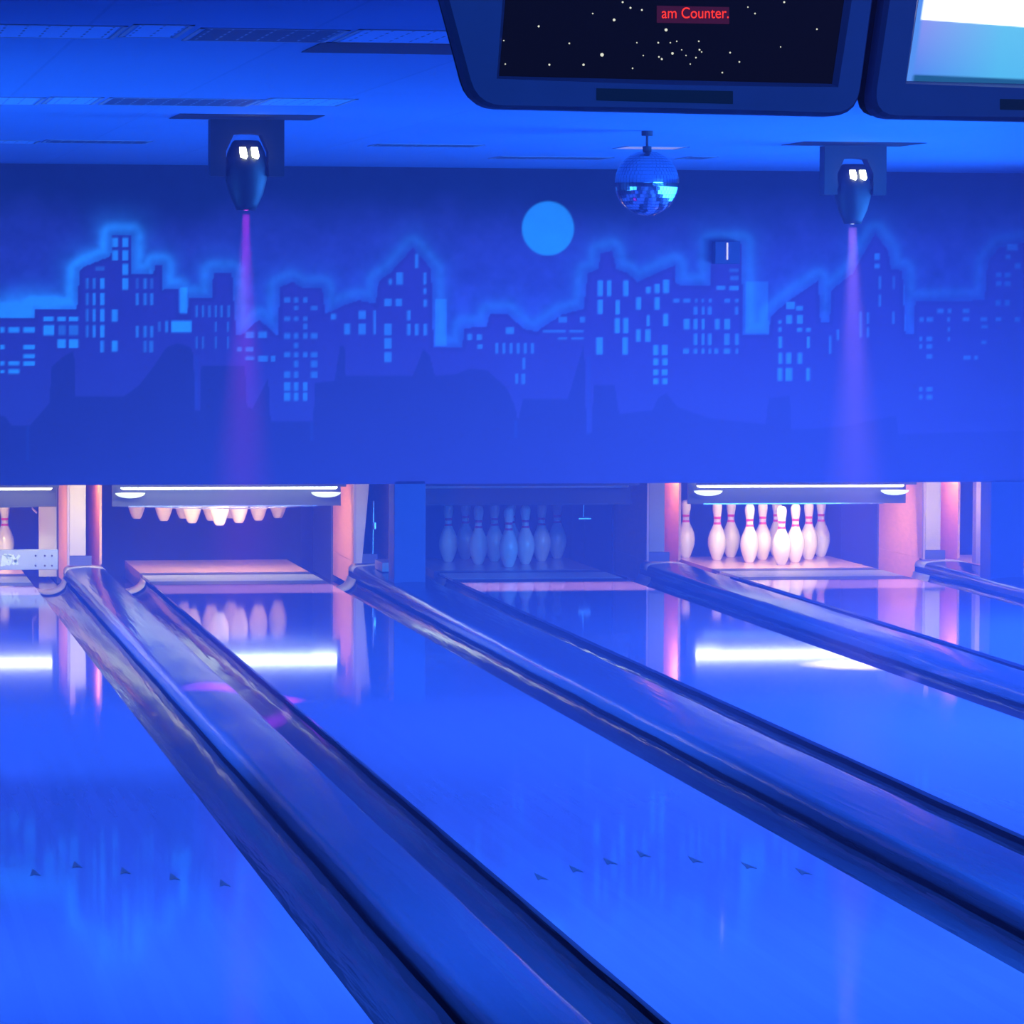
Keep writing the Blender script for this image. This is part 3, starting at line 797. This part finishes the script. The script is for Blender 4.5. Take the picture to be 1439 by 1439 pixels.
# louvred ceiling fixtures, in three rows across the room
def troffer(x0, x1, yc, w, dark, label, glow=None):
    z = ZC
    t = empty('ceiling_fixture', ((x0+x1)/2, yc, z)); tag(t, label, 'ceiling light', 'louvred ceiling fixtures')  # also carries the added spill glow above the mirror ball
    bm = bmesh.new()
    box(bm, x0, x1, yc-w/2, yc-w/2+.02, z-.0025, z); box(bm, x0, x1, yc+w/2-.02, yc+w/2, z-.0025, z)
    box(bm, x0, x0+.012, yc-w/2, yc+w/2, z-.0025, z); box(bm, x1-.012, x1, yc-w/2, yc+w/2, z-.0025, z)
    mesh_obj('frame', bm, M['ceil_frame'] if 'ceil_frame' in M else M.setdefault('ceil_frame', mat('fixture_frame', (.42, .42, .46), .5)), t)
    mesh_obj('reflector', bbox(x0+.02, x1-.02, yc-w/2+.02, yc+w/2-.02, z-.002, z-.0005), glow or (M['louver_dark'] if dark else M['louver_light']), t)
def row(yimg0, yimg1, segs, word):
    for (xa, xb, dark, lab) in segs:
        ya = atZ((xa+xb)/2, yimg0, ZC); yb = atZ((xa+xb)/2, yimg1, ZC)
        yc = (ya.y+yb.y)/2; w = abs(yb.y-ya.y)
        Xa = atZ(xa, (yimg0+yimg1)/2, ZC).x; Xb = atZ(xb, (yimg0+yimg1)/2, ZC).x
        troffer(Xa, Xb, yc, w, dark, lab)
row(34, 52, [(-110, 172, 0, 'pale louvred ceiling fixture at the left edge in the nearest row'), (176, 262, 0, 'short pale louvred fixture in the nearest ceiling row')], 'near')
row(40, 58, [(266, 478, 1, 'dark louvred ceiling fixture in the nearest row, left of the black panel')], 'near')
row(42, 60, [(482, 700, 0, 'louvred ceiling fixture partly behind the dark monitor')], 'near')
row(136, 146, [(-90, 60, 0, 'pale louvred ceiling fixture at the left edge in the middle row'), (64, 140, 0, 'short pale louvred fixture in the middle ceiling row')], 'mid')
row(138, 148, [(144, 362, 1, 'dark louvred ceiling fixture in the middle row'), (366, 492, 0, 'pale louvred ceiling fixture right of the dark one in the middle row')], 'mid')
row(197, 201, [(-80, 55, 0, 'thin pale ceiling fixture at the left edge in the farthest row'), (60, 212, 1, 'thin dark ceiling fixture in the farthest row, left of the magenta beam light')], 'far')
row(202.5, 206, [(520, 678, 1, 'thin dark ceiling fixture between the magenta beam light and the mirror ball')], 'far')
row(220, 223.5, [(690, 858, 1, 'thin dark ceiling fixture left of the mirror ball near the wall'), (958, 1000, 1, 'thin dark ceiling fixture right of the mirror ball near the wall')], 'far')
pa = atZ(870, 207, ZC); pb = atZ(965, 207, ZC)  # added glowing panel imitating light the mirror ball spills on the ceiling
troffer(pa.x, pb.x, pa.y, .34, False, 'small lavender patch of spilled light, built as glow, just above the mirror ball', emit('spill_glow', (.42, .38, 1.0), .75))

# small dark box on the mural
t = empty('wall_box', atY(1022, 355, YM-.06)); tag(t, 'small dark box with a thin bright slit on the painted skyline', 'box')
a = atY(1005, 339, YM-.08); b = atY(1040, 371, YM-.08)
mesh_obj('housing', bbox(a.x, b.x, YM-.08, YM-.001, b.z, a.z, bev=.004), M['post'], t)
a = atY(1021.2, 341, YM-.083); b = atY(1023.2, 365, YM-.083)
mesh_obj('lit_slit', bbox(a.x, b.x, YM-.084, YM-.079, b.z, a.z), emit('slit_glow', (.8, .6, 1), 1.2), t)

# ------------------------------------------------------------------ overhead monitors
YMON = -18.05
def P2(x, y, Y=YMON): v = atY(x, y, Y); return (v.x, v.z)
def rounded(pts, idx, r, n=5):
    out = []
    for i, p in enumerate(pts):
        if i not in idx: out.append(p); continue
        a = Vector(pts[i-1]); b = Vector(p); c = Vector(pts[(i+1) % len(pts)])
        u = (a-b).normalized()*r; v = (c-b).normalized()*r
        for k in range(n+1):
            s = k/n; out.append(tuple(b+u*(1-s)**2+v*s**2))
    return out
def monitor(outer, screen, label, name):
    c = P2((outer[0][0]+outer[-1][0])/2, -100)
    t = empty('monitor', (c[0], YMON, c[1])); tag(t, label, 'monitor', 'monitors hanging over the lanes')
    O = rounded([P2(*q) for q in outer], (1, 2), .05)
    Sx = [P2(*q) for q in screen]
    # bezel ring: front face between the outline and the screen hole, recessed lip
    bm = bmesh.new()
    def ringpts(base, m=48):
        per = [Vector(p) for p in base]; L = [0]
        for i in range(len(per)): L.append(L[-1]+(per[(i+1) % len(per)]-per[i]).length)
        return per, L
    cen = Vector((sum(p[0] for p in Sx)/4, sum(p[1] for p in Sx)/4))
    # cast rays from the screen centre so both loops match
    def hit(poly, ang):
        d = Vector((math.cos(ang), math.sin(ang))); best = None
        for i in range(len(poly)):
            a = Vector(poly[i])-cen; b = Vector(poly[(i+1) % len(poly)])-cen; e = b-a
            den = d.x*e.y-d.y*e.x
            if abs(den) < 1e-9: continue
            tt = (a.x*e.y-a.y*e.x)/den; ss = (a.x*d.y-a.y*d.x)/den
            if tt > 0 and -1e-6 <= ss <= 1+1e-6: best = tt if best is None else max(best, tt)
        return cen+d*best
    angs = set(2*math.pi*i/96 for i in range(96))
    for poly in (Sx, O):
        for p in poly: 
            v = Vector(p)-cen; angs.add(math.atan2(v.y, v.x) % (2*math.pi))
    angs = sorted(angs)
    o_ = [hit(O, a) for a in angs]; s_ = [hit(Sx, a) for a in angs]
    def loop(ps, Y): return [bm.verts.new((q.x, Y, q.y)) for q in ps]
    l1 = loop([q+(cen-q).normalized()*.007 for q in o_], YMON); l0 = loop(o_, YMON+.02)
    l0b = loop(o_, YMON+.07)
    l2 = loop([q+(q-cen).normalized()*.010 for q in s_], YMON); l3 = loop(s_, YMON+.022)
    n = len(angs)
    for a, b in ((l0b, l0), (l0, l1), (l1, l2), (l2, l3)):
        for i in range(n):
            j = (i+1) % n
            try: bm.faces.new((a[i], a[j], b[j], b[i]))
            except ValueError: pass
    bmesh.ops.recalc_face_normals(bm, faces=bm.faces)
    mesh_obj('bezel', bm, M['bezel'], t)
    # tapered rear housing
    bm = bmesh.new()
    f = loopf = [bm.verts.new((q.x, YMON+.06, q.y)) for q in [q+(cen-q).normalized()*.012 for q in o_]]
    m_ = [bm.verts.new((q.x, YMON+.16, q.y)) for q in [q+(cen-q).normalized()*.013 for q in o_]]
    g = [bm.verts.new((q.x, YMON+.42, q.y)) for q in [cen+(q-cen)*.62 for q in o_]]
    for a, b in ((f, m_), (m_, g)):
        for i in range(n): bm.faces.new((a[i], a[(i+1) % n], b[(i+1) % n], b[i]))
    bm.faces.new(g)
    bmesh.ops.recalc_face_normals(bm, faces=bm.faces)
    mesh_obj('housing', bm, M['bezel_dark'], t)
    return t, Sx, O
t1, S1, O1 = monitor([(512, -420), (667, 151), (1207, 163), (1288, -420)], [(740, -330), (704, 106), (1173, 117), (1238, -330)],
                     'dark monitor showing stars and red text, left of the white screen', 'm1')
def plane_part(name, pts, Y, m, parent):
    bm = bmesh.new(); bm.faces.new([bm.verts.new((x, Y, z)) for x, z in pts]); bm.normal_update()
    if bm.faces[:][0].normal.y > 0: bmesh.ops.reverse_faces(bm, faces=bm.faces)
    return mesh_obj(name, bm, m, parent)
scr = mat('screen_black', (.002, .002, .003), .5, spec=.05)
sb = scr.node_tree.nodes['Principled BSDF']; sb.inputs['Emission Color'].default_value = (.35, .4, .8, 1); sb.inputs['Emission Strength'].default_value = .006
plane_part('screen', S1, YMON+.021, scr, t1)
# stars
bm = bmesh.new()
def star(x, y, r):
    p = atY(x, y, YMON+.019)
    bmesh.ops.create_circle(bm, cap_ends=True, segments=8, radius=r/FPX*(YMON-CY)*1.02, matrix=Matrix.Translation(p) @ Matrix.Rotation(math.pi/2, 4, 'X'))
for x, y, r in [(846, 77, 2.6), (820, 91, 1.7), (772, 91, 1.5), (757, 37, 1.5), (863, 28, 2.0), (886, 11, 1.5), (902, 14, 1.4), (875, 3, 1.4), (936, 42, 2.2), (925, 60, 1.3), (945, 75, 1.8), (930, 83, 1.5), (926, 80, 1.2), (833, 19, 1.1), (800, 61, 1.2), (708, 57, 1),
                (983, 70, 1.4), (982, 58, 1.1), (986, 73, 1), (1026, 74, 1.3), (1039, 87, 1.2), (1015, 102, 1.2), (889, 96, 1.1), (895, 60, 1), (904, 78, 1), (942, 60, 1.1), (951, 58, 1), (964, 78, 1), (978, 81, 1.2), (1061, 19, 1.2), (1051, 10, 1), (1102, 3, 1.5), (1148, 41, 1.2), (710, 90, 1), (958, 70, .9), (970, 90, .9), (1097, 66, .9),
                (740, -30, 1.6), (800, -60, 2), (900, -90, 1.6), (1000, -50, 1.5), (1080, -110, 2), (860, -160, 1.6), (1120, -200, 2), (960, -230, 1.5)]:
    star(x, y, r)
mesh_obj('star_dots', bm, emit('star_glow', (.95, .9, .78), .9), t1)
plane_part('text_glow', [P2(926, 7), P2(926, 31), P2(1028, 33), P2(1028, 9)], YMON+.0195, emit('text_back', (.5, .0, .0), .10), t1)
def text_part(s, x0, ybase, x1, hgt, Y, m, parent, name):
    cu = bpy.data.curves.new('txt', 'FONT'); cu.body = s; cu.extrude = .0
    o = bpy.data.objects.new('txt', cu); COL.objects.link(o)
    bpy.context.view_layer.update()
    me = bpy.data.meshes.new_from_object(o); bpy.data.objects.remove(o)
    co = np.array([v.co[:] for v in me.vertices]); mn = co.min(0); mx = co.max(0)
    a = atY(x0, ybase, Y); b = atY(x1, ybase, Y)
    cap = hgt/FPX*(Y-CY)
    bm = bmesh.new(); bm.from_mesh(me); bpy.data.meshes.remove(me)
    for v in bm.verts:
        u = (v.co.x-mn[0])/(mx[0]-mn[0]); w = (v.co.y)/(.70)
        v.co = Vector((a.x+(b.x-a.x)*u, Y, a.z+(b.z-a.z)*u+w*cap))
    return mesh_obj(name, bm, m, parent)
text_part('am Counter.', 930, 25.5, 1024, 15.5, YMON+.018, emit('text_red', (1.0, .03, .0), 1.5), t1, 'screen_text')
plane_part('nameplate', [P2(838, 124, YMON-.001), P2(838, 141, YMON-.001), P2(1030, 146, YMON-.001), P2(1030, 128, YMON-.001)], YMON-.0012, M['nameplate'], t1)

t2, S2, O2 = monitor([(1305, -420), (1223, 165), (1860, 178), (1950, -420)], [(1345, -330), (1278, 113), (1786, 126), (1800, -330)],
                     'monitor with a bright white and sky blue screen at the right edge', 'm2')
# bright screen as a fine grid with its picture
me = bpy.data.meshes.new('screen'); nx, ny = 90, 300
A_, B_, C_, D_ = [Vector(p) for p in S2]     # top-left, bottom-left, bottom-right, top-right
vs = []; cs = []
c0 = t2.location
for j in range(ny+1):
    v = (j/ny)
    for i in range(nx+1):
        u = i/nx; p = (B_*(1-u)+C_*u)*(1-v)+(A_*(1-u)+D_*u)*v
        vs.append((p.x-c0.x, .021, p.y-c0.z))
        yy = 120-(v*450)          # row in the photo
        edge = 32+9*min(1, u/.35)
        if u < .012: col = (.10, .30, 1.0)
        elif yy < edge-2: col = (2.2, 2.2, 2.3)
        else:
            s = max(0, min(1, (yy-edge)/78))
            k_ = min(1, u*4); col = ((.10+.16*(1-s)*(1-k_)+.04*(1-s)), .30+.26*k_-.05*s, 1.0)
            if yy < edge and u >= .012: f_ = (edge-yy)/2; col = tuple(c_*(1-f_)+2.2*f_ for c_ in col)
            if yy > 109+9*u: f_ = min(1, (yy-109-9*u)/3); col = tuple(c_*(1-f_)+q_*f_ for c_, q_ in zip(col, (.015, .11, .32)))
        cs.append((*col, 1))
fs = [(j*(nx+1)+i, j*(nx+1)+i+1, (j+1)*(nx+1)+i+1, (j+1)*(nx+1)+i) for j in range(ny) for i in range(nx)]
me.from_pydata(vs, [], fs)
ca = me.color_attributes.new('paint', 'FLOAT_COLOR', 'POINT'); ca.data.foreach_set('color', np.array(cs, np.float32).ravel())
me.materials.append(attr_mat('screen_picture', .4, 1.0))
link(bpy.data.objects.new('screen', me), t2)
plane_part('nameplate', [P2(1405, 139), P2(1405, 154), P2(1600, 158), P2(1600, 143)], YMON-.0012, M['nameplate'], t2)
# ceiling hangers
for t, xs in ((t1, (760, 1090)), (t2, (1420, 1700))):
    for xx in xs:
        q = atY(xx, -360, YMON+.2)
        bm = bmesh.new(); tube(bm, (q.x, YMON+.2, q.z-.1), (q.x, YMON+.2, 3.3), .018, 12)
        mesh_obj('hanger_pole', bm, M['machine'], t)

# ------------------------------------------------------------------ light
def area(name, loc, target, sx, sy, power, col, spread=math.pi):
    d = bpy.data.lights.new(name, 'AREA'); d.shape = 'RECTANGLE'; d.size = sx; d.size_y = sy
    d.energy = power; d.color = col; d.spread = spread
    o = bpy.data.objects.new(name, d); link(o); o.location = loc
    v = Vector(target)-Vector(loc)
    o.rotation_euler = v.to_track_quat('-Z', 'Y').to_euler()
    return o
BLUE = (.028, .20, 1.0)  # unseen blue panels, added to light the haze, lanes, ceiling and monitors
area('blue_fill_right', (2.15, -7.4, 1.0), (-2.0, -6.1, .75), 7, 1.7, 600, BLUE, math.radians(140))
area('blue_fill_low', (-4.9, -7.6, .42), (0, -7.6, .15), 6.5, .6, 240, BLUE, math.radians(50))
area('blue_fill_low_right', (3.6, -7.6, .42), (0, -7.6, .15), 6.5, .6, 260, BLUE, math.radians(50))
area('blue_fill_up', (-5.7, -11, .5), (-3.2, -11, 2.46), 5, .6, 60, BLUE, math.radians(100))
area('blue_fill_lanes', (-2.2, -16.4, 2.43), (-1.9, -14.5, 0), 6, .5, 520, BLUE, math.radians(105))
area('blue_fill_mid', (1.7, -12.4, 2.3), (-.2, -10.2, 0), 3.2, .6, 330, BLUE, math.radians(110))
area('blue_fill_front', (-2, -22, 3.1), (-1.5, -14, .0), 8, 1.0, 130, BLUE)

WARM = (1.0, .72, .50)
for n, pw, cl in ((1, 9, (1, .76, .50)), (2, 11, (1, .86, .74)), (3, .15, WARM), (4, 6, (1, .76, .50)), (5, 4, WARM)):
    area('deck_light', (LC[n], -1.72, .95), (LC[n], -1.72, 0), 1.25, .66, {3: 9}.get(n, 8), (1, .5, .42), math.radians(14))
    if n != 3: area('rack_fill', (LC[n], -.30, .60), (LC[n], .25, 0), 1.0, .06, 19, (1, .58, .38))  # added behind the shield to brighten the rack and pin deck
    area('pin_fill', (LC[n]-.15, -1.95, .80), (LC[n]-.05, .2, .15), 1.35, .12, pw*.62, cl, math.radians(64))  # added unseen behind the mask to light the pins from the front
for a, b in ((1, 2), (3, 4), (4, 5)):
    xl = LC[a]+LW/2; xr = LC[b]-LW/2
    area('partition_fill', (xl+.34, -.50, .70), (xr-.27, .0, .25), .05, .10, 3.5, (1, .62, .42))  # added in the hollow to light the far board
    area('cover_fill', (xl+.20, -1.9, .80), (xl+.30, -.6, .38), .25, .08, 1.6 if a != 3 else .1, (1, .80, .58), math.radians(60))  # added unseen behind the mask to light the front cover

def spot(name, loc, target, angle, power, col, blend=.6, size=.02):
    d = bpy.data.lights.new(name, 'SPOT'); d.energy = power; d.color = col; d.spot_size = math.radians(angle); d.spot_blend = blend; d.shadow_soft_size = size
    o = bpy.data.objects.new(name, d); link(o); o.location = loc
    o.rotation_euler = (Vector(target)-Vector(loc)).to_track_quat('-Z', 'Y').to_euler()
def beam(name, loc, target, r, spread, power, col):
    d = bpy.data.lights.new(name, 'AREA'); d.shape = 'DISK'; d.size = 2*r; d.energy = power; d.color = col; d.spread = math.radians(spread)
    o = bpy.data.objects.new(name, d); link(o); o.location = loc
    o.rotation_euler = (Vector(target)-Vector(loc)).to_track_quat('-Z', 'Y').to_euler()
beam('magenta_beam', s1, atZ(338, 975, .03), .016, 15, 7, (.75, .02, 1.0))
beam('pale_beam', s2, atZ(1205, 925, .03), .022, 16, 14, (.50, .45, 1.0))

# ------------------------------------------------------------------ thin haze filling the hall
w = bpy.data.worlds.new('hall_air'); SC.world = w; w.use_nodes = True
nt = w.node_tree
bg = nt.nodes.get('Background') or nt.nodes.new('ShaderNodeBackground')
bg.inputs['Color'].default_value = (0, 0, 0, 1); bg.inputs['Strength'].default_value = 0
vs_ = nt.nodes.new('ShaderNodeVolumeScatter'); vs_.inputs['Color'].default_value = (.52, .225, .62, 1)
vs_.inputs['Density'].default_value = .03; vs_.inputs['Anisotropy'].default_value = 0
out = nt.nodes.get('World Output') or nt.nodes.new('ShaderNodeOutputWorld')
nt.links.new(vs_.outputs[0], out.inputs['Volume'])

SC.view_settings.view_transform = 'Standard'
SC.view_settings.look = 'None'
SC.view_settings.gamma = 1.0
SC.view_settings.use_curve_mapping = False
SC.view_settings.exposure = 0.0
SC.cycles.use_denoising = True
SC.cycles.max_bounces = 6
SC.cycles.volume_bounces = 0
SC.cycles.sample_clamp_indirect = 6
SC.cycles.caustics_reflective = False
SC.cycles.caustics_refractive = False
